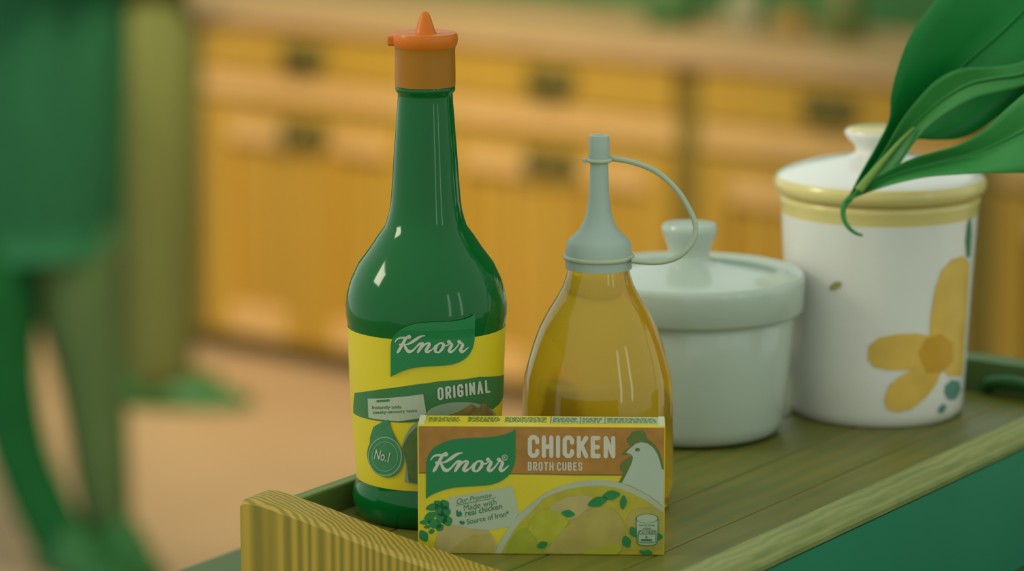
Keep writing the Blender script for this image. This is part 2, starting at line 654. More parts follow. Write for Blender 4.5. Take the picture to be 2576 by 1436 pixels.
make_cabinet(-1, 'wooden base cabinet behind the person in olive trousers')
make_cabinet(0, 'honey coloured wooden base cabinet left of the seasoning bottle')
make_cabinet(1, 'honey coloured wooden base cabinet behind the oil bottle spout')
make_cabinet(2, 'shaded wooden base cabinet behind the white lidded jars')
make_cabinet(3, 'shaded wooden base cabinet at the right edge behind the leaves')
wt = boxo('worktop', (-1.6, -0.03, 0.777), (4 * CW + 0.6, 0.56, 0.812), m_top, None, 0.006)
wt.location = cab0
wt.rotation_euler = (0, 0, CA)
tag(wt, 'pale worktop running along the top of the wooden cabinets', 'worktop')
st = boxo('splashback_rail', (-1.6, 0.535, 0.812), (4 * CW + 0.6, 0.56, 1.05), mat('splashback', (57, 110, 59), 0.5, 0.2, 4), None, 0.004)
st.location = cab0
st.rotation_euler = (0, 0, CA)
tag(st, 'dark green splashback standing at the rear of the worktop', 'splashback')


def counter_item(name, label, cat, x_px, prof, c, group=None, extra=None):
    # stand it on the worktop where the photo shows it
    lo, hi = -1.0, 3.6
    for _ in range(40):
        m_ = (lo + hi) / 2
        p = cab_frame(m_, 0.30, 0.812)
        if 1288 + F * p.x / depth_of(p) < x_px: lo = m_
        else: hi = m_
    root = empty(name, cab_frame(lo, 0.30, 0.812), 0)
    tag(root, label, cat, group)
    obj('body', lathe(bmesh.new(), prof, 32), c, root, smooth=True, auto=40)
    if extra:
        for nm, pr, cc in extra: obj(nm, lathe(bmesh.new(), pr, 32), cc, root, smooth=True, auto=40)
    return root


m_tan = mat('tan_jar', (150, 122, 58), 0.4, 0.1, 20)
m_pg = mat('pale_pot', (150, 150, 118), 0.35, 0.08, 20)
m_olive = mat('olive_jar', (92, 104, 48), 0.4, 0.1, 20)
counter_item('storage_jar', 'pale storage jar with a lid on the worktop', 'jar', 1875,
             [(0, 0), (0.035, 0), (0.04, 0.01), (0.04, 0.07), (0, 0.07)], m_pg, None,
             [('lid', [(0, 0.07), (0.042, 0.07), (0.042, 0.082), (0.012, 0.09), (0.012, 0.10), (0, 0.102)], m_pg)])
counter_item('spice_jar', 'short tan jar on the worktop beside the pale jar', 'jar', 1992,
             [(0, 0), (0.032, 0), (0.036, 0.008), (0.036, 0.05), (0.03, 0.06), (0, 0.06)], m_tan, None,
             [('lid', [(0, 0.06), (0.033, 0.06), (0.033, 0.075), (0, 0.077)], m_olive)])
counter_item('storage_jar', 'dark olive jar standing on the worktop above the right cabinets', 'jar', 2120,
             [(0, 0), (0.04, 0), (0.046, 0.01), (0.046, 0.09), (0.035, 0.11), (0, 0.11)], m_olive, None,
             [('lid', [(0, 0.11), (0.037, 0.11), (0.037, 0.125), (0, 0.127)], m_tan)])
counter_item('storage_jar', 'dark green crock on the worktop at the top of the picture', 'jar', 1690,
             [(0, 0), (0.05, 0), (0.058, 0.012), (0.058, 0.10), (0.045, 0.12), (0, 0.12)], mat('green_crock', (66, 104, 58), 0.4, 0.1, 20), None,
             [('lid', [(0, 0.12), (0.048, 0.12), (0.048, 0.135), (0.01, 0.142), (0.01, 0.155), (0, 0.156)], m_olive)])


# ---------------------------------------------------------------- people
def skin_body(name, joints, edges, mat_, parent, root_i=0, sub=2):
    me = bpy.data.meshes.new(name)
    me.from_pydata([j[0] for j in joints], edges, [])
    me.materials.append(mat_)
    o = bpy.data.objects.new(name, me)
    COL.objects.link(o)
    sk = o.modifiers.new('skin', 'SKIN')
    if not me.skin_vertices:
        pass
    for i, j in enumerate(joints):
        sv = me.skin_vertices[0].data[i]
        r = j[1]
        sv.radius = r if hasattr(r, '__len__') else (r, r)
        sv.use_root = (i == root_i)
    sk.use_smooth_shade = True
    ss = o.modifiers.new('sub', 'SUBSURF')
    ss.levels = ss.render_levels = sub
    dg = bpy.context.evaluated_depsgraph_get()
    m2 = bpy.data.meshes.new_from_object(o.evaluated_get(dg))
    m2.name = name
    bpy.data.objects.remove(o)
    for p in m2.polygons: p.use_smooth = True
    if not m2.materials: m2.materials.append(mat_)
    o2 = bpy.data.objects.new(name, m2)
    COL.objects.link(o2)
    o2.parent = parent
    return o2


m_skin = mat('skin', (150, 112, 70), 0.5, 0.05, 20)
m_hair = mat('hair', (52, 66, 34), 0.6, 0.2, 80)


def shoe(parent, pos, ang, L, mat_):
    """a low shoe with heel, pointing along ang"""
    bm = bmesh.new()
    n = 12
    rows = []
    for i in range(n + 1):
        t = i / n
        x = -0.28 * L + t * L
        w = 0.042 * (0.75 + 0.45 * math.sin(PI * min(1, t * 0.85 + 0.15))) * (1 if t < 0.85 else 1 - (t - 0.85) * 3.4)
        h = 0.085 if t < 0.25 else 0.085 - 0.05 * min(1, (t - 0.25) / 0.4)
        if t > 0.9: h *= 0.75
        h *= 1.15
        rows.append([bm.verts.new((x, w * c_, h * s_)) for c_, s_ in ((-0.9, 0.0), (-1.0, 0.25), (-0.8, 0.75), (-0.3, 1.0), (0.3, 1.0), (0.8, 0.75), (1.0, 0.25), (0.9, 0.0))])
    for A, B in zip(rows, rows[1:]):
        for k in range(8): bm.faces.new((A[k], A[(k + 1) % 8], B[(k + 1) % 8], B[k]))
    bm.faces.new(rows[0]); bm.faces.new(rows[-1][::-1])
    bmesh.ops.recalc_face_normals(bm, faces=bm.faces)
    o = obj('shoe', bm, mat_, parent, smooth=True)
    o.location = pos
    o.rotation_euler = (0, 0, ang)
    return o


# person in the long coat, standing with crossed ankles, cut by the left edge
m_coat = mat('coat_cloth', (66, 143, 98), 0.85, 0.12, 14, spec=0.15, stretch=(3, 3, 0.3))
m_trou = mat('trouser_cloth', (92, 115, 70), 0.85, 0.1, 18, spec=0.15, stretch=(3, 3, 0.4))
m_trou2 = mat('shaded_trouser_cloth', (30, 98, 50), 0.85, 0.1, 18, spec=0.15)  # leg in shade: the shade is put into this cloth colour
m_shoe = mat('dark_shoe', (34, 98, 42), 0.5, 0.1, 30)
PX, PY = -0.895, 5.93
p1 = empty('person', (PX, PY, 0))
tag(p1, 'person in a long dark green coat standing at the left edge, ankles crossed', 'person')
J = [((0.00, 0, 0.95), (0.13, 0.10)), ((0, 0, 1.15), (0.12, 0.09)), ((0, 0, 1.38), (0.16, 0.09)), ((0, 0, 1.47), (0.055, 0.055)), ((0, -0.01, 1.56), (0.07, 0.08)), ((0, -0.01, 1.68), (0.07, 0.08)),
     ((0.09, 0, 0.88), 0.085), ((0.115, -0.01, 0.50), 0.088), ((0.145, -0.02, 0.32), 0.066), ((0.168, -0.03, 0.03), 0.048),
     ((-0.09, 0, 0.88), 0.085), ((-0.045, -0.05, 0.48), 0.058), ((0.00, -0.08, 0.25), 0.042), ((0.08, -0.10, 0.06), 0.034),
     ((0.19, 0, 1.40), 0.055), ((0.24, 0.02, 1.14), 0.042), ((0.10, -0.16, 1.10), 0.033), ((0.03, -0.20, 1.10), (0.022, 0.04)),
     ((-0.19, 0, 1.40), 0.055), ((-0.25, 0.02, 1.12), 0.042), ((-0.10, -0.17, 1.07), 0.033), ((-0.03, -0.21, 1.07), (0.022, 0.04))]
Ed = [(0, 1), (1, 2), (2, 3), (3, 4), (4, 5), (0, 6), (6, 7), (7, 8), (8, 9), (0, 10), (10, 11), (11, 12), (12, 13), (2, 14), (14, 15), (15, 16), (16, 17), (2, 18), (18, 19), (19, 20), (20, 21)]
skin_body('body', J, Ed, m_trou, p1)
# coat: flared open tube with folds and thickness
bm = bmesh.new()
rows = []
for i in range(15):
    t = i / 14
    z = 1.46 - t * (1.46 - 0.56)
    rx = (0.075 + 0.14 * min(1, t * 4) - 0.022 * max(0, t - 0.55) / 0.45)
    ry = rx * 0.68
    rows.append([bm.verts.new(((rx + 0.010 * math.sin(7 * a) * t) * math.cos(a), (ry + 0.010 * math.sin(5 * a + 1) * t) * math.sin(a), z)) for a in [2 * PI * k / 48 for k in range(48)]])
for A, B in zip(rows, rows[1:]):
    for k in range(48): bm.faces.new((A[k], B[k], B[(k + 1) % 48], A[(k + 1) % 48]))
bmesh.ops.solidify(bm, geom=bm.faces[:], thickness=0.004)
bmesh.ops.recalc_face_normals(bm, faces=bm.faces)
coat = obj('coat', bm, m_coat, p1, smooth=True)
for sx, pth in ((1, [(0.16, 0, 1.42), (0.21, 0.01, 1.30), (0.245, 0.02, 1.14), (0.17, -0.08, 1.115), (0.11, -0.15, 1.105)]), (-1, [(-0.16, 0, 1.42), (-0.21, 0.01, 1.30), (-0.255, 0.02, 1.12), (-0.18, -0.08, 1.09), (-0.11, -0.16, 1.075)])):
    obj('sleeve', tube(bmesh.new(), catmull(pth, 4), 0.058, 14), m_coat, p1, smooth=True)
obj('coat_collar', tube(bmesh.new(), [(0.085 * math.cos(a), 0.07 * math.sin(a), 1.455 + 0.012 * math.sin(a)) for a in [2 * PI * k / 24 for k in range(25)]], 0.018, 8), m_coat, p1, smooth=True)
obj('shaded_trouser_leg', tube(bmesh.new(), catmull([(-0.07, -0.01, 0.80), (-0.03, -0.05, 0.52), (-0.008, -0.075, 0.36), (0.028, -0.085, 0.19), (0.105, -0.10, 0.02)], 5), [0.095] * 6 + [0.088, 0.080, 0.073, 0.067, 0.062, 0.058, 0.055, 0.053, 0.052] + [0.050] * 6, 16), m_trou2, p1, smooth=True)
bm = bmesh.new(); bmesh.ops.create_uvsphere(bm, u_segments=20, v_segments=14, radius=0.1)
for v in bm.verts: v.co = Vector((v.co.x * 0.86, v.co.y * 1.0 + 0.012, v.co.z * 0.95 + 1.645))
bmesh.ops.delete(bm, geom=[v for v in bm.verts if v.co.y < -0.045 and v.co.z < 1.67], context='VERTS')
obj('hair', bm, m_hair, p1, smooth=True)
shoe(p1, (0.185, -0.05, 0), -1.1, 0.25, m_shoe)
shoe(p1, (0.115, -0.12, 0), -0.9, 0.25, m_shoe)

# person in olive trousers by the cabinets, seen from the side
m_olt = mat('olive_trouser_cloth', (92, 98, 54), 0.85, 0.1, 14, spec=0.15, stretch=(3, 3, 0.3))
m_sht = mat('shirt_cloth', (140, 128, 84), 0.85, 0.08, 14, spec=0.15)
p2 = empty('person', (-0.765, 7.25, 0))
tag(p2, 'person in olive trousers and dark shoes standing beside the wooden cabinets', 'person')
J2 = [((-0.055, 0, 0.84), (0.085, 0.12)), ((-0.08, 0, 0.98), (0.085, 0.13)), ((-0.08, 0, 1.28), (0.10, 0.16)), ((-0.07, 0, 1.40), 0.055), ((-0.05, 0, 1.48), (0.08, 0.07)), ((-0.05, 0, 1.60), (0.08, 0.07)),
      ((0.005, -0.08, 0.68), 0.100), ((0.01, -0.08, 0.45), 0.088), ((0.00, -0.08, 0.10), 0.080), ((0.00, -0.08, 0.02), 0.078),
      ((-0.03, 0.08, 0.70), 0.090), ((-0.06, 0.08, 0.43), 0.080), ((-0.08, 0.08, 0.02), 0.072),
      ((-0.08, -0.20, 1.30), 0.05), ((-0.10, -0.24, 1.05), 0.04), ((0.08, -0.20, 1.0), 0.032), ((0.16, -0.18, 1.0), (0.04, 0.02)),
      ((-0.08, 0.20, 1.30), 0.05), ((-0.10, 0.24, 1.05), 0.04), ((0.08, 0.20, 1.0), 0.032), ((0.16, 0.18, 1.0), (0.04, 0.02))]
E2 = [(0, 1), (1, 2), (2, 3), (3, 4), (4, 5), (0, 6), (6, 7), (7, 8), (8, 9), (0, 10), (10, 11), (11, 12), (2, 13), (13, 14), (14, 15), (15, 16), (2, 17), (17, 18), (18, 19), (19, 20)]
skin_body('body', J2, E2, m_olt, p2)
bm = bmesh.new()
rows = []
for i in range(8):
    t = i / 7
    z = 1.40 - t * 0.48
    rx, ry = 0.06 + 0.07 * min(1, t * 4), 0.075 + 0.11 * min(1, t * 4)
    rows.append([bm.verts.new((rx * math.cos(a) - 0.07 + 0.02 * t, ry * math.sin(a), z)) for a in [2 * PI * k / 32 for k in range(32)]])
for A, B in zip(rows, rows[1:]):
    for k in range(32): bm.faces.new((A[k], B[k], B[(k + 1) % 32], A[(k + 1) % 32]))
bmesh.ops.solidify(bm, geom=bm.faces[:], thickness=0.004)
bmesh.ops.recalc_face_normals(bm, faces=bm.faces)
obj('shirt', bm, m_sht, p2, smooth=True)
bm = bmesh.new(); bmesh.ops.create_uvsphere(bm, u_segments=20, v_segments=14, radius=0.1)
for v in bm.verts: v.co = Vector((v.co.x - 0.06, v.co.y * 0.88, v.co.z * 0.95 + 1.57))
bmesh.ops.delete(bm, geom=[v for v in bm.verts if v.co.x > 0.0 and v.co.z < 1.6], context='VERTS')
obj('hair', bm, m_hair, p2, smooth=True)
shoe(p2, (0.0, -0.09, 0), -0.1, 0.28, m_shoe)
shoe(p2, (-0.08, 0.07, 0), 0.05, 0.28, m_shoe)

# ================================================================ TABLE AND TRAY
TA = math.radians(57)
B0 = Vector((-0.0658, 1.323, ZT))           # inner rear corner line of the tray floor


def tr(u, v, z=0.0):
    return B0 + Vector((math.cos(TA) * u + math.sin(TA) * v, math.sin(TA) * u - math.cos(TA) * v, z))


m_teal = mat('teal_panel', (23, 116, 83), 0.5, 0.12, 6)  # even teal for the tray side below the front rail
m_tabl = mat('table_paint', (78, 96, 46), 0.6, 0.10, 8)
TZ = -0.050
table = empty('table', (B0.x, B0.y, 0), TA)
tag(table, 'grey green painted table under the wooden tray', 'table')
boxo('table_top', (-0.30, -0.75, ZT + TZ - 0.03), (0.42, 0.115, ZT + TZ), m_tabl, table, 0.004)
for lx in (-0.26, 0.38):
    for ly in (-0.71, 0.07):
        boxo('leg', (lx - 0.025, ly - 0.025, 0), (lx + 0.025, ly + 0.025, ZT + TZ - 0.03), m_tabl, table, 0.004)

m_end = wood('end_grain_wood', (172, 142, 52), (122, 108, 36), 'RINGS', 150.0, loc=(0.16, -0.012, 0), stretch=(1, 1, 0.02), dist=5.0, rough=0.6, bump=0.5, noise_stretch=(1, 1, 0.1), mid=0.25)
m_plank = wood('plank_wood', (117, 108, 39), (77, 92, 32), 'BANDS', 30.0, rot=(0, 0, PI / 2), stretch=(1, 1, 1), dist=4.0, rough=0.42, bump=0.15, noise_stretch=(0.12, 2.2, 1), mid=0.85)
m_rail = wood('rail_wood', (138, 139, 81), (105, 117, 62), 'BANDS', 60.0, rot=(0, 0, PI / 2), stretch=(1, 1, 1), dist=5.0, rough=0.6, bump=0.4, noise_stretch=(0.3, 2.0, 2.0), mid=0.6)
m_back = wood('rear_rail_wood', (112, 130, 62), (88, 112, 52), 'BANDS', 60.0, rot=(0, 0, PI / 2), dist=4.0, rough=0.6, bump=0.2, noise_stretch=(0.2, 2, 2))
tray = empty('serving_tray', B0, TA)
tag(tray, 'wooden serving tray with a scooped end board, holding the jars and bottles', 'tray')
ULO, UHI, VW = -0.046, 0.334, 0.1765
nb = 5
for k in range(nb):
    v0, v1 = VW * k / nb, VW * (k + 1) / nb
    boxo('plank', (ULO, -v1 + 0.00025, -0.008), (UHI, -v0 - 0.00025, 0.0), m_plank, tray, 0.0008)
boxo('tray_base', (ULO, -VW, -0.014), (UHI, 0.0, -0.0082), m_back, tray)
# rear rail and front rail (the front one has a stepped edge over a teal side panel)
boxo('rear_rail', (ULO, 0.0002, TZ + 0.001), (UHI, 0.0065, 0.0105), m_back, tray, 0.001)
fr = obj('front_rail', prism(bmesh.new(), [(-VW, 0.0005), (-VW, 0.0088), (-VW - 0.0014, 0.0100), (-VW - 0.0135, 0.0102), (-VW - 0.0142, 0.0094), (-VW - 0.0146, 0.0082), (-VW - 0.0165, 0.0076), (-VW - 0.0172, 0.0062), (-VW - 0.0168, 0.0042), (-VW - 0.0155, 0.0035), (-VW - 0.0155, 0.0005)], 'x', ULO, UHI + 0.10), m_rail, tray)
boxo('side_panel', (ULO, -VW - 0.0165, TZ + 0.001), (UHI + 0.10, -VW - 0.0156, 0.0034), m_teal, tray)
# near end board with the scooped top
prof_v = [(-0.0065, 0.0155), (-0.004, 0.0168), (0.004, 0.0166), (0.015, 0.0150), (0.026, 0.0133), (0.037, 0.0112), (0.051, 0.0086), (0.065, 0.0062), (0.077, 0.0044), (0.090, 0.0024), (0.102, 0.0008), (0.115, -0.0004), (0.130, -0.0008), (0.150, -0.0002), (0.170, 0.001), (0.192, 0.003), (0.1975, 0.001)]
pv = catmull(prof_v, 3)
bm = bmesh.new()
TH = 0.0172
cols = []
for v_, z_ in pv:
    lean = 0.0
    cols.append([bm.verts.new((x, -v_, z)) for x, z in ((ULO - 0.0004, TZ + 0.001), (ULO - 0.0004, z_ - 0.0010), (ULO - 0.0014, z_), (ULO - TH + 0.0016, z_ - 0.0006), (ULO - TH, z_ - 0.0024), (ULO - TH, TZ + 0.001))])
for A, B in zip(cols, cols[1:]):
    for k in range(6): bm.faces.new((A[k], A[(k + 1) % 6], B[(k + 1) % 6], B[k]))
bm.faces.new(cols[0]); bm.faces.new(cols[-1][::-1])
bmesh.ops.recalc_face_normals(bm, faces=bm.faces)
obj('end_board', bm, m_end, tray)
# far end board: round-cornered with a hand slot
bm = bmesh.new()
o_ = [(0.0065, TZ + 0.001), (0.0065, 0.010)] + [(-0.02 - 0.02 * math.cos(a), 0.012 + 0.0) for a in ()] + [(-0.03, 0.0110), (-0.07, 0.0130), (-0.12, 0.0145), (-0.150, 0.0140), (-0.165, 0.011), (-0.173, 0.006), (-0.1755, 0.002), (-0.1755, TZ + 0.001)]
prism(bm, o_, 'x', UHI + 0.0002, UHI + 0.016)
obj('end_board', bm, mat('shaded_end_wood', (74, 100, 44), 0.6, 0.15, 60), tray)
bm = bmesh.new()
tube(bm, catmull([(UHI + 0.002, -0.125, 0.001), (UHI - 0.004, -0.128, 0.006), (UHI - 0.006, -0.142, 0.008), (UHI - 0.006, -0.158, 0.006), (UHI + 0.002, -0.163, 0.001)], 5), 0.0028, 10)
obj('handle', bm, mat('dark_handle', (34, 92, 40), 0.4, 0.1, 40), tray, smooth=True)

# ================================================================ SEASONING BOTTLE
def axis_prof(C, ref_x, rows):
    """rows of (y pixel on the axis, radius in pixels) -> (r, z) in metres for a thing standing at C"""
    out = []
    for y, rp in rows:
        p = on_y(1288, y, C.y)
        out.append((rp / F * depth_of(p), max(0.0, p.z - C.z)))
    return out


Cb = onz(1075, 1290, ZT)
m_soy = mat('dark_bottle_glass', (0, 88, 34), 0.08, 0.05, 10, spec=0.25, coat=0.15)
m_cap = mat('orange_cap_plastic', (200, 104, 20), 0.38, 0.04, 20, spec=0.25, coat=0.05)
m_skirt = mat('amber_cap_plastic', (153, 98, 15), 0.34, 0.08, 14, spec=0.2, coat=0.05)
bottle = empty('seasoning_bottle', Cb)
tag(bottle, 'tall dark green sauce bottle with a pointed orange cap and yellow label', 'bottle')
BP = [(1290, 165), (1286, 172), (1268, 183), (1240, 188), (1222, 186), (1205, 179), (1190, 177), (1060, 187), (1000, 191), (880, 196), (812, 198), (790, 202), (765, 203), (735, 199), (700, 189), (660, 170), (620, 140), (590, 120), (567, 103), (545, 96), (525, 91), (500, 88), (450, 84), (400, 81), (320, 75), (260, 70.5), (240, 69), (232, 70), (229, 74), (222, 76), (216, 75)]
bprof = axis_prof(Cb, 1075, BP)
obj('glass_body', lathe(bmesh.new(), [(0, 0.0015)] + bprof + [(0, bprof[-1][1])], 96), m_soy, bottle, smooth=True, auto=50)
sk = axis_prof(Cb, 1075, [(216, 73), (215, 76), (190, 76.5), (150, 76), (125, 75.5), (116, 77), (114, 70)])
obj('cap_skirt', lathe(bmesh.new(), sk, 64), m_skirt, bottle, smooth=True, auto=50)
cp = axis_prof(Cb, 1075, [(118, 70), (117, 77), (110, 81), (98, 83), (88, 82), (82, 79), (81, 74), (83, 66), (84, 30), (80, 27), (66, 22), (52, 17.5), (40, 13), (33, 9.5), (29, 5.5), (27.5, 0)])
cap = obj('cap', lathe(bmesh.new(), cp, 64), m_cap, bottle, smooth=True, auto=50)
zt = axis_prof(Cb, 1075, [(100, 80)])[0]
bm = box(bmesh.new(), (-0.0148, -0.0028, zt[1] - 0.0022), (-0.0112, 0.0028, zt[1] + 0.0018), 0.0008)
obj('cap_tab', bm, m_cap, bottle)
# label
Tb = Turned(Cb, bprof)
zl0, zl1 = Tb.st(895, 1186)[1], Tb.st(884, 818)[1]
zl0 = axis_prof(Cb, 0, [(1192, 1)])[0][1]
zl1 = axis_prof(Cb, 0, [(816, 1)])[0][1]
m_yel = mat('label_yellow', (205, 182, 23), 0.45, 0.04, 40)
m_grn = mat('label_green', (11, 112, 57), 0.45, 0.04, 40)
m_band = mat('label_dark_green', (48, 106, 56), 0.45, 0.06, 60)
m_wht = mat('print_white', (182, 182, 164), 0.5, 0.02, 40)
m_card = mat('print_card', (158, 166, 140), 0.5, 0.03, 40)
m_gpl = mat('print_plate', (128, 144, 118), 0.5, 0.06, 60)
m_food = mat('print_food', (118, 100, 46), 0.5, 0.25, 300)
m_food2 = mat('print_food_dark', (80, 104, 44), 0.5, 0.2, 200)
m_ink = mat('print_ink', (34, 106, 60), 0.5, 0.02, 40)
m_seal = mat('print_seal', (54, 120, 76), 0.5, 0.10, 300)
m_seal2 = mat('print_seal_ring', (124, 156, 120), 0.5, 0.10, 300)
NPH = 40
lab = bmesh.new()
rows = []
for i in range(13):
    z = zl0 + (zl1 - zl0) * i / 12
    r = Tb.r(z) + 0.00015
    rows.append([lab.verts.new((math.sin(a) * r, -math.cos(a) * r, z)) for a in [-2.7 + 5.4 * k / NPH for k in range(NPH + 1)]])
for A, B in zip(rows, rows[1:]):
    for k in range(NPH): lab.faces.new((A[k], A[k + 1], B[k + 1], B[k]))
label = obj('label', lab, m_yel, bottle, smooth=True)


def Z0(X, Y): return (860 + X / 2.7826, 920 + Y / 2.7826)


def z0(pts): return [Z0(*p) for p in pts]


def bprint(name, polys, m_, lift, fn=Z0):
    out = []
    for it in polys:
        if isinstance(it, tuple): out.append(([Tb.st(*fn(*p)) for p in it[0]], it[1]))
        else: out.append([Tb.st(*fn(*p)) for p in it])
    o = print_piece(name, Tb, out, m_, bottle, lift)
    o.parent = label
    return o


bprint('green_band', [[(84, 330), (92, 190), (300, 160), (500, 132), (690, 106), (960, 76), (1130, 62), (1128, 200), (1050, 305), (820, 360), (600, 390), (400, 395), (180, 370)]], m_band, 0.0003)
bprint('plate_print', [ell(830, 352, 245, 100, 0, 32)], m_gpl, 0.0004)
bprint('food_print', [[(740, 345), (800, 325), (850, 300), (900, 264), (935, 285), (955, 295), (975, 262), (995, 255), (1030, 300), (1055, 345), (900, 380)]], m_food, 0.0005)
bprint('variety_lettering', caps_px('ORIGINAL', (670, 240), (1034, 186), (666, 152), (1028, 94), 0.17, 0.27, 0.13), m_wht, 0.0005)
bprint('tag_print', [[(188, 228), (570, 195), (592, 330), (560, 362), (400, 386), (195, 362)]], m_card, 0.0006)
bprint('tag_lettering', [text_px('Instantly adds', (220, 308), (420, 302), (220, 278), (418, 274), 0.01), text_px('meaty-savoury taste', (226, 342), (530, 326), (226, 316), (528, 304), 0.012),
                         [(250, 238), (338, 232), (338, 246), (250, 252)]], m_ink, 0.0007)
bprint('bowl_print', [[(410, 590), (440, 500), (480, 430), (540, 380), (600, 360), (640, 420), (640, 830), (540, 832), (440, 812), (450, 700)]], m_gpl, 0.0004)
bprint('stew_print', [[(425, 570), (470, 480), (530, 420), (600, 400), (640, 440), (640, 830), (470, 812), (455, 680)]], m_food2, 0.0005)
bprint('seal_leaf', [[(205, 500), (228, 425), (290, 390), (332, 374), (350, 440), (378, 500), (420, 580), (300, 600), (200, 580)]], m_seal, 0.0006)
bprint('seal', [ell(310, 632, 122, 148, -18, 32)], m_seal, 0.0007)
bprint('seal_ring', [([(x, y) for x, y in [(310 + (p[0] - 310), 632 + (p[1] - 632)) for p in ring_px(310, 632, 108, 116, 40, 1.2)[0]]], ring_px(310, 632, 108, 116, 40, 1.2)[1]),
                     (ring_px(310, 632, 84, 88, 36, 1.2))], m_seal2, 0.0008)
bprint('seal_lettering', [text_px('No.1', (236, 648), (344, 676), (240, 582), (348, 604), 0.012, 0.25)], m_wht, 0.0009)


def emb_b(p):
    return Tb.st(985 + p[0] * 206, 788 + p[1] * 160)


def emblem_on(surf, fn, parent, pl, lift):
    a = print_piece('emblem', surf, [[fn(p) for p in EMBLEM]], m_grn, pl, lift)
    items = []
    for it in SCRIPT:
        items.append(([fn(p) for p in it[0]], it[1]) if isinstance(it, tuple) else [fn(p) for p in it])
    b = print_piece('emblem_lettering', surf, items, m_wht, pl, lift + 0.0001)
    a.parent = parent
    b.parent = parent
    return a, b


emblem_on(Tb, emb_b, label, bottle, 0.0008)

# ================================================================ BROTH CUBE BOX
A0 = onz(1052, 1392, ZT)
A1 = onz(1671, 1397, ZT)
FB = Face(A0, A1)
BW = (A1 - A0).length
BH = FB.st(1368, 1071)[1]
BD = 0.0165
m_yb = mat('box_yellow', (196, 175, 23), 0.42, 0.04, 60)
m_brown = mat('box_brown', (156, 107, 36), 0.42, 0.12, 160)
m_edge = mat('box_board_edge', (184, 184, 150), 0.6, 0.05, 80)
carton = empty('broth_cube_box', A0)
tag(carton, 'yellow and brown chicken broth cube box lying at the front of the tray', 'box')
bm = bmesh.new()
nrm = FB.n
for (s, t, d) in ((0, 0, 0),):
    pass
cs = [bm.verts.new(FB.ex * s - nrm * d + Vector((0, 0, t))) for t in (0, BH) for s, d in ((0, 0), (BW, 0), (BW, BD), (0, BD))]
for f in ((0, 1, 2, 3), (4, 5, 6, 7), (0, 1, 5, 4), (1, 2, 6, 5), (2, 3, 7, 6), (3, 0, 4, 7)):
    bm.faces.new([cs[i] for i in f])
bmesh.ops.recalc_face_normals(bm, faces=bm.faces)
bmesh.ops.bevel(bm, geom=bm.edges[:], offset=0.0004, segments=2, profile=0.5, affect='EDGES')
body = obj('carton', bm, m_yb, carton)
# end flaps: recessed tuck lines at the two ends of the top
for s0, s1 in ((0.0002, 0.0026), (BW - 0.0026, BW - 0.0002)):
    bm = bmesh.new()
    q = [FB.ex * s - nrm * d + Vector((0, 0, z)) for s, d, z in ((s0, 0.001, BH + 0.0001), (s1, 0.001, BH + 0.0001), (s1, BD - 0.001, BH + 0.0004), (s0, BD - 0.001, BH + 0.0004))]
    low = [p - Vector((0, 0, 0.0006)) for p in q]
    V = [bm.verts.new(p) for p in q + low]
    for f in ((0, 1, 2, 3), (4, 5, 6, 7), (0, 1, 5, 4), (1, 2, 6, 5), (2, 3, 7, 6), (3, 0, 4, 7)): bm.faces.new([V[i] for i in f])
    bmesh.ops.recalc_face_normals(bm, faces=bm.faces)
    obj('end_flap', bm, m_edge, carton)


def Z1(X, Y): return (1040 + X / 3.682, 1030 + Y / 3.682)


def Z2(X, Y): return (1360 + X / 3.682, 1030 + Y / 3.682)


def clampst(p):
    return (min(max(p[0], 0.0004), BW - 0.0004), min(max(p[1], 0.0004), BH - 0.0004))


def fprint(name, polys, m_, layer, fn=lambda X, Y: (X, Y)):
    out = []
    for it in polys:
        if isinstance(it, tuple): out.append(([clampst(FB.st(*fn(*p))) for p in it[0]], it[1]))
        else: out.append([clampst(FB.st(*fn(*p))) for p in it])
    o = print_piece(name, FB, out, m_, carton, 0.00005 + 0.00006 * layer)
    o.parent = body
    return o


def z1(pts): return [Z1(*p) for p in pts]


def z2(pts): return [Z2(*p) for p in pts]


m_y2 = mat('print_broth', (162, 150, 34), 0.45, 0.08, 200)
m_hen = mat('print_hen_white', (160, 170, 150), 0.45, 0.03, 60)
m_comb = mat('print_comb', (84, 100, 40), 0.45, 0.06, 100)
m_rim = mat('print_bowl_rim', (158, 164, 136), 0.45, 0.06, 60)
m_ch1 = mat('print_chicken', (158, 142, 66), 0.45, 0.10, 120)
m_ch2 = mat('print_chicken_pale', (166, 150, 92), 0.45, 0.08, 120)
m_veg = mat('print_squash', (156, 154, 30), 0.45, 0.08, 150)
m_veg2 = mat('print_squash_dark', (140, 144, 28), 0.45, 0.08, 150)
m_lf = mat('print_leaf', (26, 112, 56), 0.45, 0.08, 200)
m_blk = mat('print_dark_line', (40, 84, 40), 0.5, 0.05, 60)
m_txt = mat('print_grey_white', (190, 180, 160), 0.45, 0.02, 60)

fprint('brown_band', [z1([(44, 142), (1252, 154)]) + z2([(300, 156), (1186, 166), (1180, 606), (300, 600)]) + z1([(1252, 596), (44, 582)])], m_brown, 1)
fprint('band_edge', [z1([(44, 582), (1252, 594)]) + z2([(300, 600), (1180, 604), (1180, 612), (300, 608)]) + z1([(1252, 602), (44, 590)])], m_blk, 2)
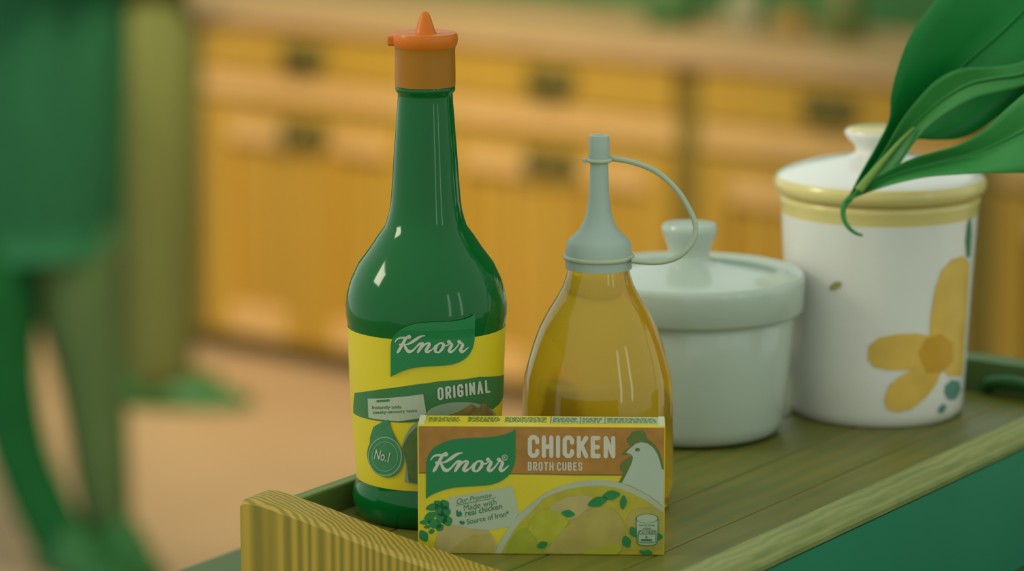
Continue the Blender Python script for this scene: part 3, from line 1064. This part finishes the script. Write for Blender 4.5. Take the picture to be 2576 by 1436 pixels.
# bowl of chicken soup
fprint('bowl_rim', [z1([(752, 1345), (810, 1200), (890, 1080), (975, 968), (1100, 865)]) + z2([(20, 786), (90, 748), (180, 708), (320, 670), (460, 654), (600, 654), (740, 676), (870, 728), (1010, 800), (1150, 905), (1150, 1345)])], m_rim, 2)
fprint('broth', [z1([(812, 1345), (860, 1230), (930, 1115), (1010, 1020), (1110, 925)]) + z2([(20, 826), (110, 782), (250, 735), (400, 712), (560, 702), (700, 722), (850, 775), (1000, 855), (1150, 960), (1150, 1345)])], m_y2, 3)
fprint('squash_slice', [z1([(850, 1335), (890, 1210), (960, 1120), (1050, 1085), (1110, 1150), (1190, 1240), (1240, 1330)])], m_veg2, 4)
fprint('squash_slice', [z1([(1060, 1110), (1075, 1040), (1130, 965), (1200, 930), (1252, 915)]) + z2([(100, 930), (200, 970), (262, 1040), (220, 1100), (120, 1220), (40, 1280), (-20, 1250)]) + z1([(1140, 1190)])], m_veg, 6)
fprint('chicken_piece', [z2([(60, 930), (130, 860), (250, 805), (380, 785), (480, 808), (470, 870), (420, 930), (330, 1000), (250, 1020), (190, 965), (110, 935)])], m_ch2, 5)
fprint('chicken_piece', [z2([(30, 1320), (110, 1225), (200, 1120), (290, 1030), (400, 945), (500, 905), (600, 890), (680, 920), (740, 990), (780, 1080), (785, 1180), (745, 1280), (600, 1315), (300, 1335)])], m_ch1, 7)
fprint('chicken_piece', [z2([(790, 1030), (830, 945), (920, 905), (1050, 905), (1140, 950), (1148, 1200), (1100, 1290), (900, 1250), (810, 1140)])], m_ch1, 6)
fprint('noodle_print', [z2([(380, 1315), (560, 1270), (720, 1240), (760, 1290), (700, 1340), (400, 1345)])], m_veg, 8)
for nm, (cx, cy, rx, ry, rot) in [('x', (655, 790, 82, 46, -8)), ('x', (530, 850, 98, 46, -18)), ('x', (765, 855, 66, 32, 95)), ('x', (255, 960, 62, 36, 8)), ('x', (860, 1130, 52, 40, 60)), ('x', (1095, 1175, 36, 34, 0)), ('x', (795, 1220, 58, 44, 70)), ('x', (975, 1318, 60, 36, 10))]:
    fprint('herb_leaf', [z2(leaf_px(cx, cy, rx, ry, rot))], m_lf, 9)
fprint('herb_leaf', [z1(leaf_px(1195, 1250, 52, 34, -20))], m_lf, 9)
# card with the promise
fprint('paper_slip', [z1([(315, 817), (600, 766), (915, 708), (948, 830), (975, 958), (900, 1080), (760, 1112), (500, 1112), (360, 1066)])], m_card, 1)
fprint('slip_lettering', [
    (z1(text_px('Our Promise', (402, 876), (728, 808), (398, 826), (722, 768), 0.004, 0.3)[0]), text_px('Our Promise', (0, 0), (1, 0), (0, 1), (1, 1), 0.004, 0.3)[1]),
    (z1(text_px('Made with', (470, 940), (772, 876), (464, 884), (764, 826), 0.0)[0]), text_px('Made with', (0, 0), (1, 0), (0, 1), (1, 1), 0.0)[1]),
    (z1(text_px('real chicken', (482, 990), (824, 916), (474, 934), (816, 866), 0.014)[0]), text_px('real chicken', (0, 0), (1, 0), (0, 1), (1, 1), 0.014)[1]),
    (z1(text_px('Source of Iron*', (498, 1064), (888, 984), (492, 1014), (880, 934), 0.012)[0]), text_px('Source of Iron*', (0, 0), (1, 0), (0, 1), (1, 1), 0.012)[1]),
    z1([(395, 884), (760, 812), (761, 817), (396, 890)]),
    z1([(396, 932), (410, 928), (420, 950), (436, 936), (450, 960), (448, 985), (420, 992), (396, 985)]),
    z1([(425, 1034), (445, 1026), (455, 1036), (470, 1030), (480, 1048), (455, 1068), (432, 1056)])], m_ink, 2)
fprint('raw_chicken', [z1([(198, 1240), (230, 1135), (290, 1082), (400, 1070), (520, 1100), (690, 1114), (735, 1170), (775, 1255), (760, 1345), (300, 1345), (215, 1300)])], m_ch2, 3)
fprint('raw_chicken', [z1([(330, 1330), (430, 1230), (540, 1165), (700, 1150), (740, 1220), (755, 1300), (740, 1340)])], m_ch1, 4)
for cx, cy, rx, ry, rot in [(178, 902, 64, 36, -14), (235, 875, 50, 34, 30), (290, 880, 52, 44, 60), (158, 984, 62, 38, -24), (240, 935, 60, 42, 60), (300, 945, 46, 60, 0), (262, 1004, 60, 50, 40), (110, 1042, 54, 26, -4), (196, 1056, 70, 46, 24), (315, 1030, 50, 50, 70), (128, 1086, 34, 18, -4), (168, 1127, 30, 24, -20), (95, 1168, 60, 44, 60), (246, 1092, 40, 38, -40)]:
    fprint('herb_leaf', [z1(leaf_px(cx, cy, rx, ry, rot))], m_lf, 3)
# hen
fprint('hen_comb', [z2([(745, 420), (785, 372), (832, 345), (800, 300), (800, 262), (828, 240), (848, 206), (900, 192), (950, 196), (978, 228), (986, 268), (1040, 305), (1090, 370), (1120, 450), (1135, 520), (1160, 545), (1150, 562), (1110, 560), (1060, 440), (980, 340), (880, 330), (830, 380), (800, 420)]),
                    z2([(862, 420), (820, 440), (765, 470), (732, 520), (738, 560), (770, 590), (722, 672), (764, 680), (860, 500)])], m_comb, 3)
fprint('hen', [z2([(788, 396), (838, 350), (880, 316), (932, 300), (990, 312), (1042, 350), (1082, 410), (1106, 480), (1122, 548), (1168, 556), (1160, 700), (1150, 908), (1090, 850), (1000, 790), (900, 735), (800, 690), (752, 680), (800, 585), (846, 490), (856, 440), (840, 416), (806, 402)])], m_hen, 4)
fprint('hen_eye', [z2(ell(897, 370, 24, 17, 0, 18))], m_comb, 5)
# calorie tin mark
fprint('tin_mark', [z2([(884, 1005), (900, 980), (940, 965), (985, 960), (1030, 965), (1070, 980), (1088, 1005), (1080, 1230), (1050, 1250), (920, 1250), (892, 1230)])], m_card, 10)
tm = [(z2(ring_px(986, 1005, 96, 104, 36, 0.42)[0]), ring_px(986, 1005, 96, 104, 36, 0.42)[1])]
for it in (stroke_px([(884, 1005, 7), (886, 1100, 7), (892, 1200, 7), (900, 1236, 7), (930, 1250, 7), (985, 1254, 7), (1040, 1250, 7), (1070, 1236, 7), (1080, 1200, 7), (1086, 1100, 7), (1088, 1005, 7)], 4)
           + stroke_px([(905, 1125, 6), (940, 1112, 6), (1035, 1112, 6), (1066, 1125, 6), (1066, 1200, 6), (1052, 1226, 6), (918, 1226, 6), (903, 1200, 6), (905, 1125, 6)], 4)):
    tm.append((z2(it[0]), it[1]) if isinstance(it, tuple) else z2(it))
for s, b_, w0, w1, h in (('CALORIES', 1155, 912, 1060, 34), ('Each 2g serving', 1078, 915, 1056, 20), ('contains', 1102, 948, 1022, 16)):
    V, T = text_px(s, (w0, b_), (w1, b_), (w0, b_ - h), (w1, b_ - h), 0.01)
    tm.append((z2(V), T))
tm.append(z2([(930, 1195), (1032, 1195), (1032, 1214), (930, 1214)]))
tm.append(z2([(974, 1164), (988, 1164), (988, 1188), (974, 1188)]))
fprint('tin_mark_lines', tm, m_ink, 11)
V, T = text_px('Serving Suggestion', (745, 1302), (1085, 1306), (745, 1276), (1085, 1282), 0.006)
fprint('serving_lettering', [(z2(V), T)], m_ch2, 10)
# name lettering
fprint('title_lettering', caps_px('CHICKEN', (1327.5, 1151), (1548, 1152.5), (1327.5, 1093.5), (1548, 1096), 0.2, 0.34, 0.11), m_txt, 3)
fprint('subtitle_lettering', caps_px('BROTH CUBES', (1327.5, 1183.5), (1465, 1183.5), (1327.5, 1161), (1465, 1162), 0.17, 0.30, 0.14), m_txt, 3)


def emb_f(p): return FB.st(1072 + p[0] * 224.8, 1077.5 + p[1] * 176.5)


ea, eb = emblem_on(FB, emb_f, body, carton, 0.00005 + 0.00006 * 4)
rg = ring_px(846, 442, 21, 27)
V, T = text_px('R', (836, 455), (858, 455), (836, 430), (858, 430), 0.01)
fprint('registered_mark', [(z1(rg[0]), rg[1]), (z1(V), T)], m_txt, 6)
fprint('contact_shadow_strip', [z1([(60, 1344), (1252, 1350)]) + z2([(300, 1352), (1130, 1358), (1130, 1372), (300, 1366)]) + z1([(1252, 1364), (60, 1358)])], m_lf, 12)  # contact shadow along the box bottom, painted as a dark green strip


# print on the top of the box
def top_st(s, d, lift):
    return FB.ex * s - nrm * d + Vector((0, 0, BH + lift))


def tprint(name, rects, m_, lift):
    bm = bmesh.new()
    for s0, s1, d0, d1 in rects:
        bm.faces.new([bm.verts.new(top_st(s, d, lift)) for s, d in ((s0, d0), (s1, d0), (s1, d1), (s0, d1))])
    bm.normal_update()
    for f in bm.faces:
        if f.normal.z < 0: f.normal_flip()
    o = obj(name, bm, m_, body)
    return o


def dashes(s0, s1, d0, d1, nrow):
    out = []
    h = (d1 - d0) / nrow
    for r_ in range(nrow):
        s = s0
        while s < s1 - 0.0008:
            w = random.uniform(0.0008, 0.0024)
            out.append((s, min(s + w, s1), d0 + r_ * h, d0 + r_ * h + h * 0.5))
            s += w + 0.0004
    return out


tprint('nutrition_panel', [(BW * 0.535, BW * 0.977, 0.0045, 0.0150)], m_card, 0.00008)
tprint('nutrition_rules', [(BW * q, BW * q + 0.0003, 0.0045, 0.0150) for q in (0.535, 0.655, 0.755, 0.977)], m_blk, 0.00014)
tprint('nutrition_lines', dashes(BW * 0.545, BW * 0.648, 0.006, 0.014, 4) + dashes(BW * 0.665, BW * 0.745, 0.006, 0.014, 4) + dashes(BW * 0.765, BW * 0.965, 0.006, 0.014, 4), m_ink, 0.00016)
tprint('ingredient_lines', dashes(BW * 0.04, BW * 0.17, 0.006, 0.014, 4) + dashes(BW * 0.20, BW * 0.33, 0.006, 0.015, 5) + dashes(BW * 0.35, BW * 0.52, 0.006, 0.015, 5), m_ink, 0.0001)

# ================================================================ OIL BOTTLE
Co = onz(1503, 1272, ZT)
m_oil = mat('yellow_oil_in_glass', (232, 190, 48), 0.03, 0.02, 10, trans=0.78, ior=1.08, coat=0.8)
m_spt = mat('grey_spout_plastic', (150, 164, 152), 0.45, 0.04, 60)
m_strap = mat('clear_strap_plastic', (160, 168, 140), 0.35, 0.04, 60)
oil = empty('oil_bottle', Co)
tag(oil, 'glass bottle of golden cooking oil with a grey pouring spout and strap', 'bottle')
op = axis_prof(Co, 0, [(1272, 150), (1268, 172), (1255, 184), (1200, 190), (1100, 191), (1000, 190), (940, 185), (900, 174), (860, 162), (820, 147), (780, 126), (745, 104), (715, 88), (690, 80), (672, 77)])
obj('oil_filled_glass', lathe(bmesh.new(), [(0, 0.0012)] + op + [(0, op[-1][1])], 72), m_oil, oil, smooth=True, auto=50)
cpz = axis_prof(Co, 0, [(674, 70), (673, 84), (640, 84), (612, 82), (600, 74), (580, 52), (560, 40), (530, 31), (480, 25), (440, 23.5), (404, 22.5), (402, 15)])
obj('spout', lathe(bmesh.new(), cpz + [(0, cpz[-1][1])], 48), m_spt, oil, smooth=True, auto=50)
tp = axis_prof(Co, 0, [(410, 23), (409, 26), (396, 27), (345, 25.5), (341, 24), (339, 18), (343, 13), (343, 0)])
obj('spout_cap', lathe(bmesh.new(), tp, 40), m_spt, oil, smooth=True, auto=50)
dO = depth_of(on_y(1503, 500, Co.y))


def opx(x, y, dd=0.0): return on_depth(x - 12, y, dO + dd) - Co


obj('strap', tube(bmesh.new(), catmull([opx(x, y, d) for x, y, d in ((1545, 398, 0), (1600, 407, 0), (1660, 430, 0), (1712, 474, 0), (1747, 528, 0), (1762, 572, 0), (1752, 612, 0), (1724, 642, 0), (1690, 656, 0), (1650, 660, -0.002), (1600, 655, -0.004))], 5), 0.00115, 8), m_strap, oil, smooth=True)
zr = axis_prof(Co, 0, [(403, 27), (645, 84)])
for nm, (r, z), t in (('strap_ring', zr[0], 0.0009), ('strap_ring', zr[1], 0.0011)):
    obj(nm, tube(bmesh.new(), [(r * math.cos(a), r * math.sin(a), z) for a in [2 * PI * k / 32 for k in range(33)]], t, 8), m_strap, oil, smooth=True)
zt2 = zr[0][1]
obj('strap_tab', box(bmesh.new(), (-0.0066, -0.0012, zt2 - 0.0008), (-0.0040, 0.0012, zt2 + 0.0008), 0.0003), m_strap, oil)

# ================================================================ WHITE POTS
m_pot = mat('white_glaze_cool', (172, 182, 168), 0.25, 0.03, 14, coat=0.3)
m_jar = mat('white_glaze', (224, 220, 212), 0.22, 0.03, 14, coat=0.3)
m_jy = mat('yellow_glaze', (214, 194, 122), 0.25, 0.06, 20, coat=0.3)
Cp = onz(1712, 1078, ZT) + Vector((0.003, -0.002, 0.0002))
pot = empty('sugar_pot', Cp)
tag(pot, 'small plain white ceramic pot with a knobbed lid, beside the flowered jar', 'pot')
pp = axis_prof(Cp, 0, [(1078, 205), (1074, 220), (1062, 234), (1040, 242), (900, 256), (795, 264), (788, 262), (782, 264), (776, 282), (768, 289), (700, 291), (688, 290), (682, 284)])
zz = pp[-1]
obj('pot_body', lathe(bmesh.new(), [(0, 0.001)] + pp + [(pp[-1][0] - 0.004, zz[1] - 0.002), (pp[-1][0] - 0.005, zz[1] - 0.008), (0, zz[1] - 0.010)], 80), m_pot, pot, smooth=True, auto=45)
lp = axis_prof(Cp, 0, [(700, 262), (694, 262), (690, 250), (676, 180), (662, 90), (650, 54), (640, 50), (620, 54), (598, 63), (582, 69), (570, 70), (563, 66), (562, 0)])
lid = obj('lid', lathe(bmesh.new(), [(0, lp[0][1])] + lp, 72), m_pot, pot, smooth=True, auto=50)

Cj = onz(2204, 1034, ZT) + Vector((0.0, 0.004, 0.0002))
jar = empty('flowered_jar', Cj)
tag(jar, 'tall white ceramic jar with yellow rims and a painted yellow flower', 'jar')
jp = axis_prof(Cj, 0, [(1034, 196), (1030, 206), (1018, 215), (1000, 219), (900, 225), (700, 236), (530, 247)])
jtop = axis_prof(Cj, 0, [(530, 247), (508, 249), (500, 252), (492, 252), (486, 247), (484, 230)])
obj('jar_body', lathe(bmesh.new(), [(0, 0.001)] + jp + [(jp[-1][0] - 0.003, jp[-1][1]), (0, jp[-1][1])], 80), m_jar, jar, smooth=True, auto=45)
obj('yellow_rim', lathe(bmesh.new(), jtop + [(0, jtop[-1][1])], 80), m_jy, jar, smooth=True, auto=45)
jl = axis_prof(Cj, 0, [(482, 250), (474, 262), (462, 267), (448, 266), (440, 260)])
jlid = empty('lid', (0, 0, 0)); jlid.parent = jar
obj('lid_edge', lathe(bmesh.new(), [(0, jl[0][1])] + jl + [(0, jl[-1][1])], 80), m_jy, jlid, smooth=True, auto=45)
jd = axis_prof(Cj, 0, [(446, 262), (438, 258), (428, 240), (412, 190), (400, 130), (392, 84), (384, 66), (374, 62), (362, 66), (348, 82), (338, 90), (330, 91), (325, 88)])
obj('lid_dome', lathe(bmesh.new(), [(0, jd[0][1])] + jd + [(0, jd[-1][1])], 80), m_jar, jlid, smooth=True, auto=45)
kt = axis_prof(Cj, 0, [(325, 87), (321, 82), (319, 60), (319, 0)])
obj('knob_top', lathe(bmesh.new(), [(0, kt[0][1])] + kt, 48), m_jy, jlid, smooth=True, auto=45)
Tj = Turned(Cj, jp)
m_pet = mat('painted_petal', (214, 174, 80), 0.3, 0.10, 60)
m_pet2 = mat('painted_flower_heart', (196, 146, 48), 0.3, 0.10, 60)
m_blu = mat('painted_blue_flower', (92, 136, 124), 0.3, 0.1, 60)
m_pgl = mat('painted_green_leaf', (70, 120, 84), 0.3, 0.1, 60)


def Z3(X, Y): return (1440 + X / 1.632, 300 + Y / 1.632)


def jprint(name, pts, m_, lift):
    o = print_piece(name, Tj, [[Tj.st(*Z3(*p)) for p in pts]], m_, jar, lift)
    return o


jprint('painted_petal', [(1600, 1050), (1545, 1055), (1490, 1000), (1465, 900), (1470, 800), (1490, 690), (1515, 620), (1555, 575), (1600, 560), (1628, 590), (1622, 700), (1610, 900)], m_pet, 0.0003)
jprint('painted_petal', [(1212, 985), (1216, 930), (1260, 895), (1330, 882), (1410, 878), (1480, 890), (1500, 960), (1460, 1010), (1380, 1030), (1290, 1028), (1235, 1015)], m_pet, 0.0004)
jprint('painted_petal', [(1280, 1150), (1300, 1090), (1350, 1050), (1410, 1020), (1480, 1000), (1510, 1040), (1490, 1090), (1450, 1140), (1390, 1190), (1330, 1202), (1290, 1188)], m_pet, 0.0005)
jprint('flower_heart', [(1420, 960), (1450, 900), (1510, 880), (1560, 920), (1560, 990), (1510, 1040), (1450, 1040)], m_pet2, 0.0006)
jprint('painted_blue_flower', [(1530, 1090), (1555, 1068), (1585, 1075), (1592, 1110), (1570, 1150), (1540, 1150), (1525, 1120)], m_blu, 0.0004)
jprint('painted_blue_flower', [(1500, 1185), (1520, 1165), (1535, 1180), (1520, 1205), (1502, 1205)], m_blu, 0.0004)
jprint('painted_leaf', [(1618, 570), (1612, 500), (1620, 430), (1632, 400), (1636, 470), (1630, 560)], m_pgl, 0.0004)
jprint('painted_bee', [(1055, 690), (1070, 672), (1090, 665), (1108, 670), (1100, 688), (1080, 700), (1062, 702)], mat('painted_bee', (150, 140, 84), 0.3, 0.1, 60), 0.0004)

# ================================================================ PLANT LEAVES
m_lA = mat('leaf_dark', (2, 107, 39), 0.45, 0.10, 30, spec=0.3)
m_lB = mat('leaf_mid', (51, 127, 60), 0.45, 0.12, 30, spec=0.3)
m_lC = mat('leaf_lit', (47, 121, 53), 0.45, 0.12, 30, spec=0.3)  # light on the leaf, put in as a lighter green
m_vein = mat('leaf_vein', (110, 142, 56), 0.45, 0.08, 30)
plant = empty('potted_plant', tr(0.29, 0.41, TZ))
tag(plant, 'broad leaved green plant reaching in front of the flowered jar', 'plant')
PL = plant.location


def blade(name, lead, mid, trail, d0, d1, fold, m_):
    """leaf blade between two edges with a folded midrib; distance runs from d0 at the tip to d1"""
    n = 6
    A, M_, B = catmull(lead, n), catmull(mid, n), catmull(trail, n)
    N = len(A)
    bm = bmesh.new()
    rows = []
    for i in range(N):
        t = i / (N - 1)
        d = d0 + (d1 - d0) * t
        a, m2, b = on_depth(*A[i], d), on_depth(*M_[i], d + fold * math.sin(PI * min(1, t * 1.3 + 0.02))), on_depth(*B[i], d - fold * 0.3)
        row = []
        for k in range(9):
            s = k / 8
            q = a.lerp(m2, s * 2) if s <= 0.5 else m2.lerp(b, (s - 0.5) * 2)
            row.append(bm.verts.new(q - PL))
        rows.append(row)
    for R0, R1 in zip(rows, rows[1:]):
        for k in range(8): bm.faces.new((R0[k], R0[k + 1], R1[k + 1], R1[k]))
    bmesh.ops.remove_doubles(bm, verts=bm.verts, dist=1e-6)
    bmesh.ops.recalc_face_normals(bm, faces=bm.faces)
    bmesh.ops.solidify(bm, geom=bm.faces[:], thickness=0.0004)
    o = obj(name, bm, m_, plant, smooth=True)
    mid3 = [on_depth(*M_[i], d0 + (d1 - d0) * i / (N - 1) + fold * math.sin(PI * min(1, i / (N - 1) * 1.3 + 0.02)) - 0.0006) - PL for i in range(N)]
    obj('midrib', tube(bmesh.new(), mid3, [0.0005 + 0.0006 * i / N for i in range(N)], 6), m_, o, smooth=True)
    return o, mid3[-1]


oA, eA = blade('leaf', [(2132, 500), (2165, 435), (2205, 365), (2236, 300), (2241, 240), (2258, 170), (2292, 85), (2345, 10), (2420, -80), (2520, -160), (2640, -220)],
               [(2132, 500), (2178, 452), (2230, 385), (2275, 320), (2315, 270), (2370, 215), (2440, 150), (2520, 80), (2600, 0), (2680, -80), (2750, -160)],
               [(2132, 500), (2192, 468), (2250, 405), (2298, 354), (2350, 352), (2410, 348), (2465, 325), (2540, 270), (2620, 200), (2700, 110), (2790, 0)], 1.445, 1.42, 0.008, m_lA)
oC, eC = blade('leaf', [(2140, 497), (2180, 445), (2225, 380), (2265, 310), (2310, 250), (2360, 200), (2420, 172), (2490, 168), (2560, 158), (2640, 120), (2740, 60)],
               [(2140, 497), (2186, 448), (2232, 390), (2280, 330), (2330, 282), (2385, 240), (2440, 210), (2500, 196), (2570, 185), (2650, 150), (2750, 90)],
               [(2140, 497), (2204, 466), (2256, 420), (2296, 362), (2345, 310), (2400, 272), (2455, 245), (2510, 232), (2580, 215), (2660, 180), (2760, 120)], 1.438, 1.405, 0.004, m_lC)
oB, eB = blade('leaf', [(2128, 508), (2180, 462), (2230, 430), (2290, 400), (2350, 382), (2410, 364), (2470, 330), (2530, 275), (2590, 225), (2660, 180), (2760, 130)],
               [(2128, 508), (2188, 470), (2245, 440), (2310, 420), (2380, 402), (2450, 385), (2520, 355), (2590, 320), (2660, 290), (2730, 250), (2820, 190)],
               [(2128, 508), (2196, 480), (2262, 460), (2330, 446), (2400, 440), (2470, 436), (2540, 435), (2610, 434), (2680, 420), (2760, 380), (2860, 290)], 1.432, 1.395, 0.006, m_lB)
tip = [on_depth(x, y, 1.432) - PL for x, y in catmull([(2140, 497), (2124, 515), (2121, 540), (2130, 566), (2150, 585), (2170, 592)], 4)]
obj('leaf_tip', tube(bmesh.new(), tip, [0.0016 - 0.0011 * i / len(tip) for i in range(len(tip))], 8), m_lB, oB, smooth=True)
stripe = [on_depth(x, y, 1.427) - PL for x, y in catmull([(2160, 480), (2182, 452), (2205, 424), (2232, 392), (2262, 358), (2300, 320)], 4)]
obj('vein', tube(bmesh.new(), stripe, [0.0022 - 0.0018 * i / len(stripe) for i in range(len(stripe))], 8), m_vein, oC, smooth=True)
# stems down to a pot standing on the table to the right of the picture
for e_ in (eA, eC, eB):
    e_ = Vector(e_)
    obj('stem', tube(bmesh.new(), catmull([e_, e_ * 0.75 + Vector((0.01, 0, 0.03)), e_ * 0.4 + Vector((0.01, 0, 0.04)), Vector((0, 0, 0.06))], 6), 0.0022, 8), m_lB, plant, smooth=True)
obj('plant_pot', lathe(bmesh.new(), [(0, 0), (0.040, 0), (0.052, 0.075), (0.055, 0.076), (0.055, 0.088), (0.050, 0.088), (0.048, 0.072), (0, 0.070)], 40), mat('terracotta', (150, 104, 60), 0.7, 0.1, 40), plant, smooth=True, auto=40)
